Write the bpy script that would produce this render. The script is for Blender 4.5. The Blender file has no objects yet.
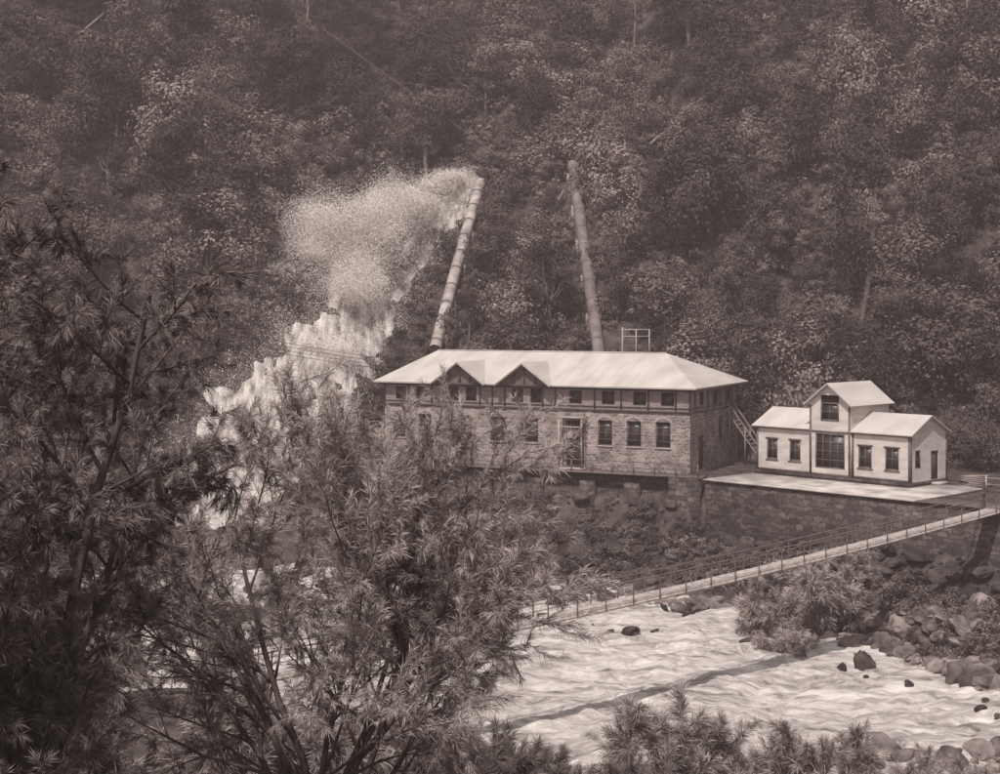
import bpy, math, random
import numpy as np
from mathutils import Vector
R = np.random.RandomState(7)
scene = bpy.context.scene
S = math.sin; C = math.cos

# ---------------------------------------------------------------- helpers
def link(o, parent=None):
    scene.collection.objects.link(o)
    if parent is not None: o.parent = parent
    return o
def empty(name, loc=(0,0,0), rz=0):
    e = bpy.data.objects.new(name, None); e.location = loc; e.rotation_euler = (0,0,rz)
    e.empty_display_size = .5
    return link(e)
def make_mesh(name, verts, faces, attrs=None, mats=(), matidx=None, smooth=False):
    me = bpy.data.meshes.new(name)
    verts = np.asarray(verts, dtype=np.float32)
    if not isinstance(faces, list): faces = [faces]
    faces = [np.asarray(f, dtype=np.int32) for f in faces if len(f)]
    me.vertices.add(len(verts)); me.vertices.foreach_set('co', verts.ravel())
    loops = np.concatenate([f.ravel() for f in faces]).astype(np.int32)
    tot = np.concatenate([np.full(len(f), f.shape[1], dtype=np.int32) for f in faces])
    start = np.concatenate([[0], np.cumsum(tot)[:-1]]).astype(np.int32)
    me.loops.add(len(loops)); me.loops.foreach_set('vertex_index', loops)
    me.polygons.add(len(tot)); me.polygons.foreach_set('loop_start', start)
    me.polygons.foreach_set('loop_total', tot)
    if matidx is not None: me.polygons.foreach_set('material_index', np.asarray(matidx, dtype=np.int32))
    if smooth: me.polygons.foreach_set('use_smooth', np.ones(len(tot), dtype=bool))
    me.update(calc_edges=True)
    if attrs:
        for k, v in attrs.items():
            a = me.attributes.new(k, 'FLOAT', 'POINT'); a.data.foreach_set('value', np.asarray(v, dtype=np.float32))
    for m in mats: me.materials.append(m)
    return me
def obj(name, me, parent=None):
    return link(bpy.data.objects.new(name, me), parent)
def boxes(name, parent, lst, mat, bevel=0.0):
    vs = []; fs = []
    for (x0,x1,y0,y1,z0,z1) in lst:
        b = len(vs)
        vs += [(x0,y0,z0),(x1,y0,z0),(x1,y1,z0),(x0,y1,z0),(x0,y0,z1),(x1,y0,z1),(x1,y1,z1),(x0,y1,z1)]
        fs += [(b,b+3,b+2,b+1),(b+4,b+5,b+6,b+7),(b,b+1,b+5,b+4),(b+1,b+2,b+6,b+5),(b+2,b+3,b+7,b+6),(b+3,b,b+4,b+7)]
    o = obj(name, make_mesh(name, vs, np.array(fs), mats=[mat]), parent)
    if bevel:
        m = o.modifiers.new('b','BEVEL'); m.width = bevel; m.segments = 1
    return o
def poly(name, parent, verts, faces, mat):
    me = bpy.data.meshes.new(name); me.from_pydata(verts, [], faces); me.materials.append(mat); me.update()
    return obj(name, me, parent)
def tube_arrays(lines, sides=6):
    V=[];F=[];off=0
    ang = np.arange(sides)*2*math.pi/sides
    for pts, rad in lines:
        pts = np.asarray(pts,float); rad=np.asarray(rad,float); n=len(pts)
        t = np.gradient(pts,axis=0); t/= (np.linalg.norm(t,axis=1)[:,None]+1e-9)
        ref = np.array([0,0,1.0]) if abs(t[0,2])<.9 else np.array([1.0,0,0])
        a = np.cross(t,ref); a/= (np.linalg.norm(a,axis=1)[:,None]+1e-9); b=np.cross(t,a)
        ring = pts[:,None,:]+rad[:,None,None]*(np.cos(ang)[None,:,None]*a[:,None,:]+np.sin(ang)[None,:,None]*b[:,None,:])
        V.append(ring.reshape(-1,3))
        i=np.arange(n-1)[:,None]*sides; j=np.arange(sides)[None,:]; k=(j+1)%sides
        f=np.stack([i+j,i+k,i+sides+k,i+sides+j],-1).reshape(-1,4)+off
        F.append(f); off+=n*sides
    return np.concatenate(V), np.concatenate(F)
def tubes(name,parent,lines,mat,sides=6,smooth=True):
    v,f=tube_arrays(lines,sides)
    return obj(name,make_mesh(name,v,f,mats=[mat],smooth=smooth),parent)

_tab = R.rand(256,256)
def vn(x,y):
    xi=np.floor(x).astype(int); yi=np.floor(y).astype(int); fx=x-xi; fy=y-yi
    fx=fx*fx*(3-2*fx); fy=fy*fy*(3-2*fy)
    g=lambda a,b:_tab[a&255,b&255]
    return (g(xi,yi)*(1-fx)+g(xi+1,yi)*fx)*(1-fy)+(g(xi,yi+1)*(1-fx)+g(xi+1,yi+1)*fx)*fy
def fbm(x,y,o=4):
    s=0;a=.5
    for i in range(o):
        s=s+a*(vn(x*2**i+17*i,y*2**i+5*i)-.5)*2; a*=.5
    return s

# ---------------------------------------------------------------- materials
TINT=np.array([1.0,.75,.705])
def col(v,w=0.0):
    t=TINT*(1-w)+np.array([1,.92,.86])*w
    return (v*t[0],v*t[1],v*t[2],1)
def newmat(name):
    m=bpy.data.materials.new(name); m.use_nodes=True; nt=m.node_tree
    b=nt.nodes['Principled BSDF']; b.inputs['Roughness'].default_value=.85
    b.inputs['Specular IOR Level'].default_value=.2
    return m,nt,b
def mat_noise(name,c0,c1,scale=1.0,bump=0.0,rough=.85,detail=8,lo=.35,hi=.65,stretch=(1,1,1),bdist=.05,objvar=0):
    m,nt,b=newmat(name); N=nt.nodes; L=nt.links
    tc=N.new('ShaderNodeTexCoord'); mp=N.new('ShaderNodeMapping'); mp.inputs['Scale'].default_value=stretch
    L.new(tc.outputs['Object'],mp.inputs[0])
    n=N.new('ShaderNodeTexNoise'); n.inputs['Scale'].default_value=scale; n.inputs['Detail'].default_value=detail
    L.new(mp.outputs[0],n.inputs['Vector'])
    r=N.new('ShaderNodeValToRGB'); r.color_ramp.elements[0].position=lo; r.color_ramp.elements[1].position=hi
    r.color_ramp.elements[0].color=c0; r.color_ramp.elements[1].color=c1
    L.new(n.outputs[0],r.inputs[0]); src=r.outputs[0]
    if objvar:
        oi=N.new('ShaderNodeObjectInfo'); mr=N.new('ShaderNodeMapRange'); mr.inputs[3].default_value=1-objvar; mr.inputs[4].default_value=1+objvar
        L.new(oi.outputs['Random'],mr.inputs[0]); mx=N.new('ShaderNodeVectorMath'); mx.operation='SCALE'
        L.new(src,mx.inputs[0]); L.new(mr.outputs[0],mx.inputs['Scale']); src=mx.outputs[0]
    L.new(src,b.inputs['Base Color'])
    b.inputs['Roughness'].default_value=rough
    if bump:
        bp=N.new('ShaderNodeBump'); bp.inputs['Strength'].default_value=bump; bp.inputs['Distance'].default_value=bdist
        L.new(n.outputs[0],bp.inputs['Height']); L.new(bp.outputs[0],b.inputs['Normal'])
    return m
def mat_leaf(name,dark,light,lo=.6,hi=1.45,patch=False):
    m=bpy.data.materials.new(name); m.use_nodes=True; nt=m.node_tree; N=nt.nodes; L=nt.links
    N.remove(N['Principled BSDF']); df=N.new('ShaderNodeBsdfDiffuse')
    at=N.new('ShaderNodeAttribute'); at.attribute_name='leaf_tone'
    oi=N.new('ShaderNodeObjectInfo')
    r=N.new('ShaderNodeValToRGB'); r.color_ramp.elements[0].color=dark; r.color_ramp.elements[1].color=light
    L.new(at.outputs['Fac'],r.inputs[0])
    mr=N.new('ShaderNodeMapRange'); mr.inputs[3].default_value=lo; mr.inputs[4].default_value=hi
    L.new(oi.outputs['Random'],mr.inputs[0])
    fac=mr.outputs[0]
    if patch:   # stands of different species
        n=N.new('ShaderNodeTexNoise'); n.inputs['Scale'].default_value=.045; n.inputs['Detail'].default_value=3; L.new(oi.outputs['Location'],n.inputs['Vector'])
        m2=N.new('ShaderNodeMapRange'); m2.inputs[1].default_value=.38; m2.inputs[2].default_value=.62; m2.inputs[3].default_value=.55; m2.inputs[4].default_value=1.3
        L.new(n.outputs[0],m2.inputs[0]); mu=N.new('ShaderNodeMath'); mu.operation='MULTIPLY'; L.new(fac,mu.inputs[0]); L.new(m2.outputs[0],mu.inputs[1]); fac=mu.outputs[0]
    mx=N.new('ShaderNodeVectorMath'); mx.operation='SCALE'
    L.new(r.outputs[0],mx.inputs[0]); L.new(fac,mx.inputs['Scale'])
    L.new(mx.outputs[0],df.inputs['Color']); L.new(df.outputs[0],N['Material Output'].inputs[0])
    return m
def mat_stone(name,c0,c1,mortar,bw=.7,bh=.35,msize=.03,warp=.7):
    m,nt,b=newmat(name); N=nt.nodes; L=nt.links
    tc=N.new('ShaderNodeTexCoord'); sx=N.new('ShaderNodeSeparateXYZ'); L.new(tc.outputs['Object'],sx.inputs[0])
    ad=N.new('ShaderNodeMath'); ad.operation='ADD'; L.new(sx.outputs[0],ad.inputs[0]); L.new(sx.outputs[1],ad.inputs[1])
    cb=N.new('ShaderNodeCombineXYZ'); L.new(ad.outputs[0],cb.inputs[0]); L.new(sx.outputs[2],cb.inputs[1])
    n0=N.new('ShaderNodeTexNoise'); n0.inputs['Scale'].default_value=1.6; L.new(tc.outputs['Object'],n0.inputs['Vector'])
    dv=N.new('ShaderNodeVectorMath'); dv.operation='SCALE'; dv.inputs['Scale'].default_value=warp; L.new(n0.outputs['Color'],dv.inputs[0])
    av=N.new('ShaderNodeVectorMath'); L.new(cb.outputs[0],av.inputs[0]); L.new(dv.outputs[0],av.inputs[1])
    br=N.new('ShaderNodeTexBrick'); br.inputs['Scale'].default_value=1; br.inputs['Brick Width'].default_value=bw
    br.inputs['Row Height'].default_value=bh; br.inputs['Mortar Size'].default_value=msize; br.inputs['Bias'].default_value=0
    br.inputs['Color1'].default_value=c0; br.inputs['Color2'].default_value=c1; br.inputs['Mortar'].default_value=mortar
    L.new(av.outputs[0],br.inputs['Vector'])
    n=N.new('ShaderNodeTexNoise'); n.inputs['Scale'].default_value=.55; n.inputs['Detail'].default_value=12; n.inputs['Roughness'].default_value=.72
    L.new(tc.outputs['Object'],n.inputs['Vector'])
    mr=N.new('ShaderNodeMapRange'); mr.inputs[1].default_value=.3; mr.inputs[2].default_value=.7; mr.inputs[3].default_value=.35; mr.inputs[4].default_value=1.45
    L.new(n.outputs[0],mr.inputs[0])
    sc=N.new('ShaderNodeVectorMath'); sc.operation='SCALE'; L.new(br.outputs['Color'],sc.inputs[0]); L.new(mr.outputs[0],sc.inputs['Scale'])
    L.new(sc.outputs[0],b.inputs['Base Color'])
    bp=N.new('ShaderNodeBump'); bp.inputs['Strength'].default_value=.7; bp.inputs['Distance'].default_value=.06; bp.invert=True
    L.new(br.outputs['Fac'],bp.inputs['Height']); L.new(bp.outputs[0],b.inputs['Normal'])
    return m
M_ground=mat_noise('ground_soil',col(.03),col(.10),.9,1.0,bdist=.5,detail=12)
M_rock=mat_noise('river_rock',col(.06),col(.24,.2),.7,.8,bdist=.15,objvar=.55,detail=12)
M_rockd=mat_noise('dark_rock',col(.02),col(.08,.1),.7,.8,bdist=.15,objvar=.5,detail=12)  # dark rock; shade below the station is put into this colour
M_stone=mat_stone('station_stone',col(.15),col(.33,.2),col(.42,.4),.6,.3,.035)
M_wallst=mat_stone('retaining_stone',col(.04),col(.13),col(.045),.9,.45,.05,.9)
M_timber=mat_noise('dark_timber',col(.05),col(.10),3,.2)
M_board=mat_noise('weather_board',col(.18),col(.30,.2),1.5,.15,stretch=(1,1,6))
M_roof=mat_noise('painted_iron_roof',col(.42,.6),col(.56,.7),.5,.05,rough=.6,lo=.3,hi=.7,stretch=(1,.35,1))
M_white=mat_noise('white_weatherboard',col(.46,.6),col(.62,.7),.6,.05,stretch=(1,1,3))
M_trim=mat_noise('trim_paint',col(.10),col(.18),2)
M_paltrim=mat_noise('pale_trim',col(.30,.4),col(.42,.5),2)
M_conc=mat_noise('concrete_terrace',col(.28,.5),col(.56,.7),.5,.1,detail=12)
M_bark=mat_noise('bark',col(.05),col(.11),5,.5,stretch=(1,1,.3))
M_palebark=mat_noise('pale_bark',col(.14,.2),col(.24,.4),3,.3,stretch=(1,1,.3))
M_pipe=mat_noise('riveted_pipe',col(.24,.3),col(.46,.5),.6,.1)
M_pipeB=mat_noise('riveted_pipe_dark',col(.12),col(.22,.2),.6,.1)
M_plank=mat_noise('bridge_plank',col(.30,.4),col(.50,.5),2.5,.2)
M_wire=mat_noise('wire_steel',col(.10),col(.16),3)
M_leafA=mat_leaf('gum_leaf',col(.05),col(.22,.1),.4,1.7,True)
M_leafD=mat_leaf('dark_gum_leaf',col(.03),col(.10,.1),.8,1.1)
M_leafB=mat_leaf('scrub_leaf',col(.055),col(.19,.2),.4,1.6,True)
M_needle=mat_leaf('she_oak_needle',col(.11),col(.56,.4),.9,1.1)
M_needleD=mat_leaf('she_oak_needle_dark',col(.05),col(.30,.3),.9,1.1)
M_glass,nt,b=newmat('window_glass'); b.inputs['Base Color'].default_value=col(.03); b.inputs['Roughness'].default_value=.4; b.inputs['Specular IOR Level'].default_value=.4
M_water,nt,b=newmat('white_water'); N=nt.nodes; L=nt.links
tc=N.new('ShaderNodeTexCoord'); mp=N.new('ShaderNodeMapping'); mp.inputs['Scale'].default_value=(.4,1.0,1); mp.inputs['Rotation'].default_value=(0,0,.6)
L.new(tc.outputs['Object'],mp.inputs[0])
n1=N.new('ShaderNodeTexNoise'); n1.inputs['Scale'].default_value=.6; n1.inputs['Detail'].default_value=14; n1.inputs['Roughness'].default_value=.78; n1.inputs['Distortion'].default_value=1.2
L.new(mp.outputs[0],n1.inputs['Vector'])
r=N.new('ShaderNodeValToRGB'); e=r.color_ramp.elements; e[0].position=.36; e[0].color=col(.12,.2); e[1].position=.60; e[1].color=col(.78,.8)
x=e.new(.47); x.color=col(.46,.6)
L.new(n1.outputs[0],r.inputs[0]); L.new(r.outputs[0],b.inputs['Base Color'])
bp=N.new('ShaderNodeBump'); bp.inputs['Strength'].default_value=.8; bp.inputs['Distance'].default_value=.4
L.new(n1.outputs[0],bp.inputs['Height']); L.new(bp.outputs[0],b.inputs['Normal']); b.inputs['Roughness'].default_value=.5

# ---------------------------------------------------------------- terrain
def foot(x):
    return np.where(x>-14, 166-.45*np.clip(x,-14,90), 172.3+.6*(np.clip(x,-75,-14)+14))
FX=[-90,-60,-40,-12,8.7,20.6,26.5,31,40,60,110]; FY=[118,128,140,138,131,124,110,97,90,84,80]
def sm(t): t=np.clip(t,0,1); return t*t*(3-2*t)
P0=np.array([38.0,115.5,-.1]); P1=np.array([-14.,73.,-3.0])
def H(x,y):
    x=np.asarray(x,float); y=np.asarray(y,float)
    n=fbm(x*.05,y*.05,4); n2=fbm(x*.3+9,y*.3,3)
    hill=.8*(y-foot(x)); gul=fbm(x*.07+3,y*.012+8,2)
    hill=hill+np.clip(hill/12,0,1)*(n*5+n2*1.2)+np.clip(hill/25-.3,0,1)*gul*6*np.clip((np.abs(x+1)-14)/10,0,1)
    hill=np.where(hill>110,110+(hill-110)*.3,hill)
    yf=np.interp(x,FX,FY)
    bank=-11+np.clip((y-yf)*.5+1.5,0,4.6)+n2*.6*np.clip((y-yf)/3,0,1)
    vm=(x-17.73)*.438+(y-140)*.899
    vt=(x-19.35)*.716+(y-135)*.698
    um=(x-17.73)*.899-(y-140)*.438
    crag=-4.0+(vm+3.0)*1.5+n2*1.6
    crag=np.where((um<1)&(um>-45),np.minimum(crag,-2.0),-20)
    bank=np.maximum(bank,crag)
    talus=np.where((um>1)&(vt<.5),-4.6+vt*.9+n2*1.8,-20)
    bank=np.maximum(bank,talus)
    pm=sm((vm+.9)/.8)*sm((um+36)/3)*(um<6)
    pt=sm((vt-.6)/.9)*sm((um-.6)/1.5)
    p=np.maximum(pm,pt)
    z=bank*(1-p)+(-.14)*p
    z=np.maximum(z,hill)
    near=13.6-.334*y+n*1.0*np.clip(y/20,0,1)+n2*.3
    near=np.where(y<0,13.6-.25*y,near)
    z=np.maximum(z,np.where(y<110,np.maximum(near,-11),-11))
    d=np.hypot(x-P1[0]+2,y-P1[1]+3); z=np.maximum(z,-3.3-np.clip(d-4,0,50)*.9)
    side=np.clip(np.abs(x)-160,0,400)*.25
    return z+side
def axis(a,b,fine0,fine1,step,coarse):
    return np.unique(np.concatenate([np.arange(a,fine0,coarse),np.arange(fine0,fine1,step),np.arange(fine1,b+.1,coarse)]))
gx=axis(-700,700,-95,95,.7,15); gy=axis(-300,900,-6,262,.7,15)
X,Y=np.meshgrid(gx,gy,indexing='ij'); Z=H(X,Y)
nx,ny=X.shape; idx=np.arange(nx*ny).reshape(nx,ny)
F=np.stack([idx[:-1,:-1],idx[1:,:-1],idx[1:,1:],idx[:-1,1:]],-1).reshape(-1,4)
obj('ground',make_mesh('ground',np.stack([X,Y,Z],-1).reshape(-1,3),F,mats=[M_ground],smooth=True))
wx=np.arange(-110,120,.35); wy=np.arange(58,172,.35)
X,Y=np.meshgrid(wx,wy,indexing='ij'); U_=X*.82+Y*.57; V_=-X*.57+Y*.82
Zw=-9+.7*fbm(U_*.16,V_*.32,5)+.6*np.abs(fbm(U_*.4+fbm(X*.2,Y*.2,2),V_*.75,4))
nx,ny=X.shape; idx=np.arange(nx*ny).reshape(nx,ny)
F=np.stack([idx[:-1,:-1],idx[1:,:-1],idx[1:,1:],idx[:-1,1:]],-1).reshape(-1,4)
obj('river_water',make_mesh('river_water',np.stack([X,Y,Zw],-1).reshape(-1,3),F,mats=[M_water],smooth=True))

# torrent draped on the gully
TP=np.array([(-4.0,209.5),(-6.0,206.5),(-11.5,198),(-16.6,187.5),(-20.8,178.5),(-25,170),(-29,161),(-33,148)]); TW=np.array([1.5,2.6,4.0,4.4,4.8,5.4,7,9])
t=np.linspace(0,len(TP)-1,220); k=np.arange(len(TP))
cx=np.interp(t,k,TP[:,0]); cy=np.interp(t,k,TP[:,1]); cw=np.interp(t,k,TW)
ker=np.ones(13)/13
cx=np.convolve(np.pad(cx,6,'edge'),ker,'valid'); cy=np.convolve(np.pad(cy,6,'edge'),ker,'valid')
tx=np.gradient(cx); ty=np.gradient(cy); l=np.hypot(tx,ty); tx/=l; ty/=l
w=np.linspace(-1,1,61)
wob=1+.6*fbm(t*1.7,t*0+3,4); wob2=1+.6*fbm(t*1.7,t*0+33,4)
ws_=np.where(w[None]<0,wob[:,None],wob2[:,None])*w[None]*cw[:,None]
Xs=cx[:,None]-ty[:,None]*ws_; Ys=cy[:,None]+tx[:,None]*ws_
Zs=H(Xs,Ys)+.9*(1-np.abs(w[None])**2)-.35+1.1*fbm(Xs*.5,Ys*.5,5)
nx,ny=Xs.shape; idx=np.arange(nx*ny).reshape(nx,ny)
F=np.stack([idx[:-1,:-1],idx[1:,:-1],idx[1:,1:],idx[:-1,1:]],-1).reshape(-1,4)
M_torr=mat_noise('torrent_foam',col(.16,.5),col(.62,.75),.8,.8,stretch=(1.7,.5,.5),bdist=.4,lo=.36,hi=.62,detail=14)
obj('waterfall',make_mesh('waterfall',np.stack([Xs,Ys,Zs],-1).reshape(-1,3),F,mats=[M_torr],smooth=True))
def dtorr(x,y): 
    d=np.hypot(x[:,None]-cx[None],y[:,None]-cy[None])-cw[None]; return d.min(1)
rs=np.random.RandomState(55)
n1_=70000; q=rs.randint(0,220,n1_); a=rs.randn(n1_)*.75
px=cx[q]-ty[q]*a*cw[q]; py=cy[q]+tx[q]*a*cw[q]; pz=H(px,py)+np.abs(rs.randn(n1_))*(.7+.1*cw[q])+.2
P=[np.stack([px,py,pz],1)]
def billow(c,r,n,k):
    for i in range(k):
        d=rs.randn(3); d/=np.linalg.norm(d); cc=np.array(c)+d*np.array(r)*rs.rand()**.5; rr=np.array(r)*(.12+.26*rs.rand())
        P.append(cc+rs.randn(n//k,3)*rr)
billow((-20.5,189,24.5),(7.5,3.0,5.0),110000,46)
billow((-15.0,193,28.0),(4.2,2.5,4.2),60000,24)
billow((-25.5,187,20.5),(4,3,3.6),20000,14)
billow((-18.5,185,18.5),(4,3,3.4),30000,14)
billow((-10,199,29),(3.2,2,3.2),40000,14)
billow((-21,178,9.5),(4.5,3,2.5),16000,12)
for i in range(24):
    u0=np.array([-5.2,207.0,33.5]); v0=np.array([-6-5*rs.rand(),-8-4*rs.rand(),1+3*rs.rand()]); tt=rs.rand(900)*1.1
    p=u0+v0*tt[:,None]; p[:,2]-=4.9*tt**2*2.1; P.append(p+rs.randn(900,3)*(.3+.9*tt[:,None]))
P=np.concatenate(P); P[:,2]=np.maximum(P[:,2],H(P[:,0],P[:,1])+.1)
n=len(P); nr=rs.randn(n,3); nr/=np.linalg.norm(nr,axis=1)[:,None]; a=np.cross(nr,rs.randn(n,3)); a/=np.linalg.norm(a,axis=1)[:,None]; b=np.cross(nr,a); s=(.035+.055*rs.rand(n))[:,None]
nv=np.stack([P-a*s,P-b*s,P+a*s],1).reshape(-1,3)
M_drop=mat_leaf('water_drops',col(.8,.8),col(.85,.8),.98,1.0)
obj('water_spray_drops',make_mesh('water_spray_drops',nv,np.arange(n*3).reshape(n,3),mats=[M_drop]))

# ---------------------------------------------------------------- plants
def grow(rs,pos,dr,length,rad,level,maxl,kids,wander,up,out,ratio=.62,ang=.65,t0=.25):
    nseg=6; pts=[pos.copy()]; rr=[rad]; d=dr/np.linalg.norm(dr)
    for i in range(nseg):
        d=d+rs.randn(3)*wander+np.array([0,0,up]); d/=np.linalg.norm(d)
        pos=pos+d*length/nseg; pts.append(pos.copy()); rr.append(rad*(1-.7*(i+1)/nseg))
    out.append((np.array(pts),np.array(rr),level))
    if level<maxl:
        k=kids[level]
        for c in range(k):
            tt=t0+(1-t0)*(c+rs.rand())/k
            q=min(int(tt*nseg),nseg-1); f=tt*nseg-q
            p=pts[q]*(1-f)+pts[min(q+1,nseg)]*f
            dd=pts[min(q+1,nseg)]-pts[q]; dd/=np.linalg.norm(dd)
            rv=rs.randn(3); rv-=rv.dot(dd)*dd; rv/=np.linalg.norm(rv)
            a=ang*(.6+.8*rs.rand())
            grow(rs,p,dd*C(a)+rv*S(a),length*ratio*(.75+.5*rs.rand())*(1.15-.35*tt),max(rr[q]*.55,.006),level+1,maxl,kids,wander,up,out,ratio,ang,t0)
def feather_tree(name,seed,starts,length,rad,kids,needles,nl,nw,wander=.12,up=.05,ratio=.62,ang=.65,maxl=3,droop=.15,leafmat=None,t0=.25,fray=.45):
    rs=np.random.RandomState(seed); out=[]
    for p,d,s in starts:
        grow(rs,np.array(p,float),np.array(d,float),length*s,rad*s,0,maxl,kids,wander,up,out,ratio,ang,t0)
    v,f=tube_arrays([(a,b) for a,b,c in out],5)
    P=[];D=[];T=[];G=[]
    for a,b,c in out:
        if c<maxl-2: continue
        if c==maxl-2: n=needles; tt=(.5+.5*rs.rand(n))*(len(a)-1)*.9999
        else:
            n=needles if c==maxl else int(needles*.6); tt=rs.rand(n)*(len(a)-1)
        q=tt.astype(int); fr=(tt-q)[:,None]
        P.append(a[q]*(1-fr)+a[q+1]*fr); D.append(a[q+1]-a[q]); T.append(tt/(len(a)-1)); G.append(np.full(n,rs.rand()))
    P=np.concatenate(P);D=np.concatenate(D);T=np.concatenate(T);G=np.concatenate(G);n=len(P)
    D/=np.linalg.norm(D,axis=1)[:,None]
    D=D+rs.randn(n,3)*fray; D[:,2]-=droop; D/=np.linalg.norm(D,axis=1)[:,None]
    L_=nl*(.5+rs.rand(n))[:,None]; side=np.cross(D,rs.randn(n,3)); side/=np.linalg.norm(side,axis=1)[:,None]
    W=nw*(.6+.8*rs.rand(n))[:,None]
    mid=P+D*L_*.5; tip=P+D*L_; tip[:,2]-=.12*L_[:,0]
    nv=np.stack([P-side*W*.3,mid-side*W,tip,mid+side*W*.6],1).reshape(-1,3)
    nf=np.arange(n*4).reshape(n,4)+len(v)
    leaf_tone=np.clip(.05+.35*T+.3*G+.45*(rs.rand(n)-.3),0,1)  # needle tone: random, plus sunlit tips painted in as paler twig ends
    at=np.concatenate([np.zeros(len(v)),np.repeat(leaf_tone,4)])
    mi=np.concatenate([np.zeros(len(f)),np.ones(n)])
    return make_mesh(name,np.concatenate([v,nv]),[f,nf],attrs={'leaf_tone':at},mats=[M_bark,leafmat or M_needle],matidx=mi)
def crown_tree(name,seed,h,wd,nclump,nleaf,leaf,trunk=True,low=.3,leafmat=None,bark=None,csize=1.0):
    rs=np.random.RandomState(seed)
    cen=[]
    while len(cen)<nclump:
        p=rs.uniform(-1,1,3); r=np.linalg.norm(p)
        if r>1 or r<.35: continue
        taper=1-.35*p[2]
        cen.append([p[0]*wd*.5*taper,p[1]*wd*.5*taper,h*(low+(1-low)*.5)+p[2]*h*(1-low)*.5])
    cen=np.array(cen)+rs.randn(nclump,3)*wd*.06
    lines=[]
    if trunk:
        tp=np.array([[0,0,-.8],[rs.randn()*.15,rs.randn()*.15,h*.3],[rs.randn()*.3,rs.randn()*.3,h*.6],[rs.randn()*.4,rs.randn()*.4,h*.92]])
        lines.append((tp,np.array([.02,.016,.011,.004])*h))
        for c in cen[::2]:
            z0=max(h*.15,c[2]-h*.25); b=np.array([np.interp(z0,tp[:,2],tp[:,0]),np.interp(z0,tp[:,2],tp[:,1]),z0])
            m=(b+c)/2+np.array([0,0,-.04*h]); lines.append((np.array([b,m,c]),np.array([.008,.005,.002])*h))
    else: 
        for c in cen[::3]: lines.append((np.array([[0,0,-.3],c*.5,c]),np.array([.04,.03,.01])))
    v,f=tube_arrays(lines,5)
    n=nclump*nleaf
    cs=wd*.16*csize*(.6+.8*rs.rand(nclump))
    g=rs.randn(nclump,nleaf,3); g/=np.linalg.norm(g,axis=2)[:,:,None]; g*= (rs.rand(nclump,nleaf,1)**.35)
    g[:,:,2]*=.75
    P=(cen[:,None,:]+g*cs[:,None,None]*1.35).reshape(-1,3)
    cc=np.array([0,0,h*(low+(1-low)*.4)]); rad_=P-cc; rad_/=np.linalg.norm(rad_,axis=1)[:,None]+1e-6
    nrm=g.reshape(-1,3)*.9+rad_*.6+rs.randn(n,3)*.3+np.array([0,0,.25]); nrm/=np.linalg.norm(nrm,axis=1)[:,None]
    a=np.cross(nrm,rs.randn(n,3)); a/=np.linalg.norm(a,axis=1)[:,None]; b=np.cross(nrm,a)
    s=leaf*(.5+rs.rand(n))[:,None]
    nv=np.stack([P-a*s*.9,P-b*s*.5,P+a*s*.9,P+b*s*.5],1).reshape(-1,3)
    nf=np.arange(n*4).reshape(n,4)+len(v)
    leaf_tone=np.clip(rs.rand(n)*.5+.5*np.repeat(rs.rand(nclump),nleaf),0,1)
    at=np.concatenate([np.zeros(len(v)),np.repeat(leaf_tone,4)])
    mi=np.concatenate([np.zeros(len(f)),np.ones(n)])
    return make_mesh(name,np.concatenate([v,nv]),[f,nf],attrs={'leaf_tone':at},mats=[bark or M_bark,leafmat or M_leafA],matidx=mi)

def instancer(name,protos,pts,rot,scl,ids):
    colx=bpy.data.collections.new(name+'_kinds')
    for i,me in enumerate(protos):
        o=bpy.data.objects.new('%s_kind_%02d'%(name,i),me); colx.objects.link(o)
    me=bpy.data.meshes.new(name); me.vertices.add(len(pts)); me.vertices.foreach_set('co',np.asarray(pts,np.float32).ravel())
    a=me.attributes.new('rot','FLOAT_VECTOR','POINT'); a.data.foreach_set('vector',np.asarray(rot,np.float32).ravel())
    a=me.attributes.new('scl','FLOAT_VECTOR','POINT'); a.data.foreach_set('vector',np.asarray(scl,np.float32).ravel())
    a=me.attributes.new('idx','INT','POINT'); a.data.foreach_set('value',np.asarray(ids,np.int32))
    o=obj(name,me)
    ng=bpy.data.node_groups.new(name+'_scatter','GeometryNodeTree')
    ng.interface.new_socket('Geometry',in_out='INPUT',socket_type='NodeSocketGeometry')
    ng.interface.new_socket('Geometry',in_out='OUTPUT',socket_type='NodeSocketGeometry')
    N=ng.nodes;L=ng.links
    gi=N.new('NodeGroupInput'); go=N.new('NodeGroupOutput')
    ip=N.new('GeometryNodeInstanceOnPoints'); ci=N.new('GeometryNodeCollectionInfo')
    ci.inputs['Collection'].default_value=colx; ci.inputs['Separate Children'].default_value=True; ci.inputs['Reset Children'].default_value=True
    def na(nm,ty):
        q=N.new('GeometryNodeInputNamedAttribute'); q.data_type=ty; q.inputs['Name'].default_value=nm
        return [s for s in q.outputs if s.enabled and s.name=='Attribute'][0]
    e=N.new('FunctionNodeEulerToRotation'); L.new(na('rot','FLOAT_VECTOR'),e.inputs[0])
    L.new(gi.outputs[0],ip.inputs['Points']); L.new(ci.outputs[0],ip.inputs['Instance'])
    ip.inputs['Pick Instance'].default_value=True
    L.new(na('idx','INT'),ip.inputs['Instance Index']); L.new(e.outputs[0],ip.inputs['Rotation']); L.new(na('scl','FLOAT_VECTOR'),ip.inputs['Scale'])
    L.new(ip.outputs[0],go.inputs[0])
    m=o.modifiers.new('scatter','NODES'); m.node_group=ng
    return o

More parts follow.
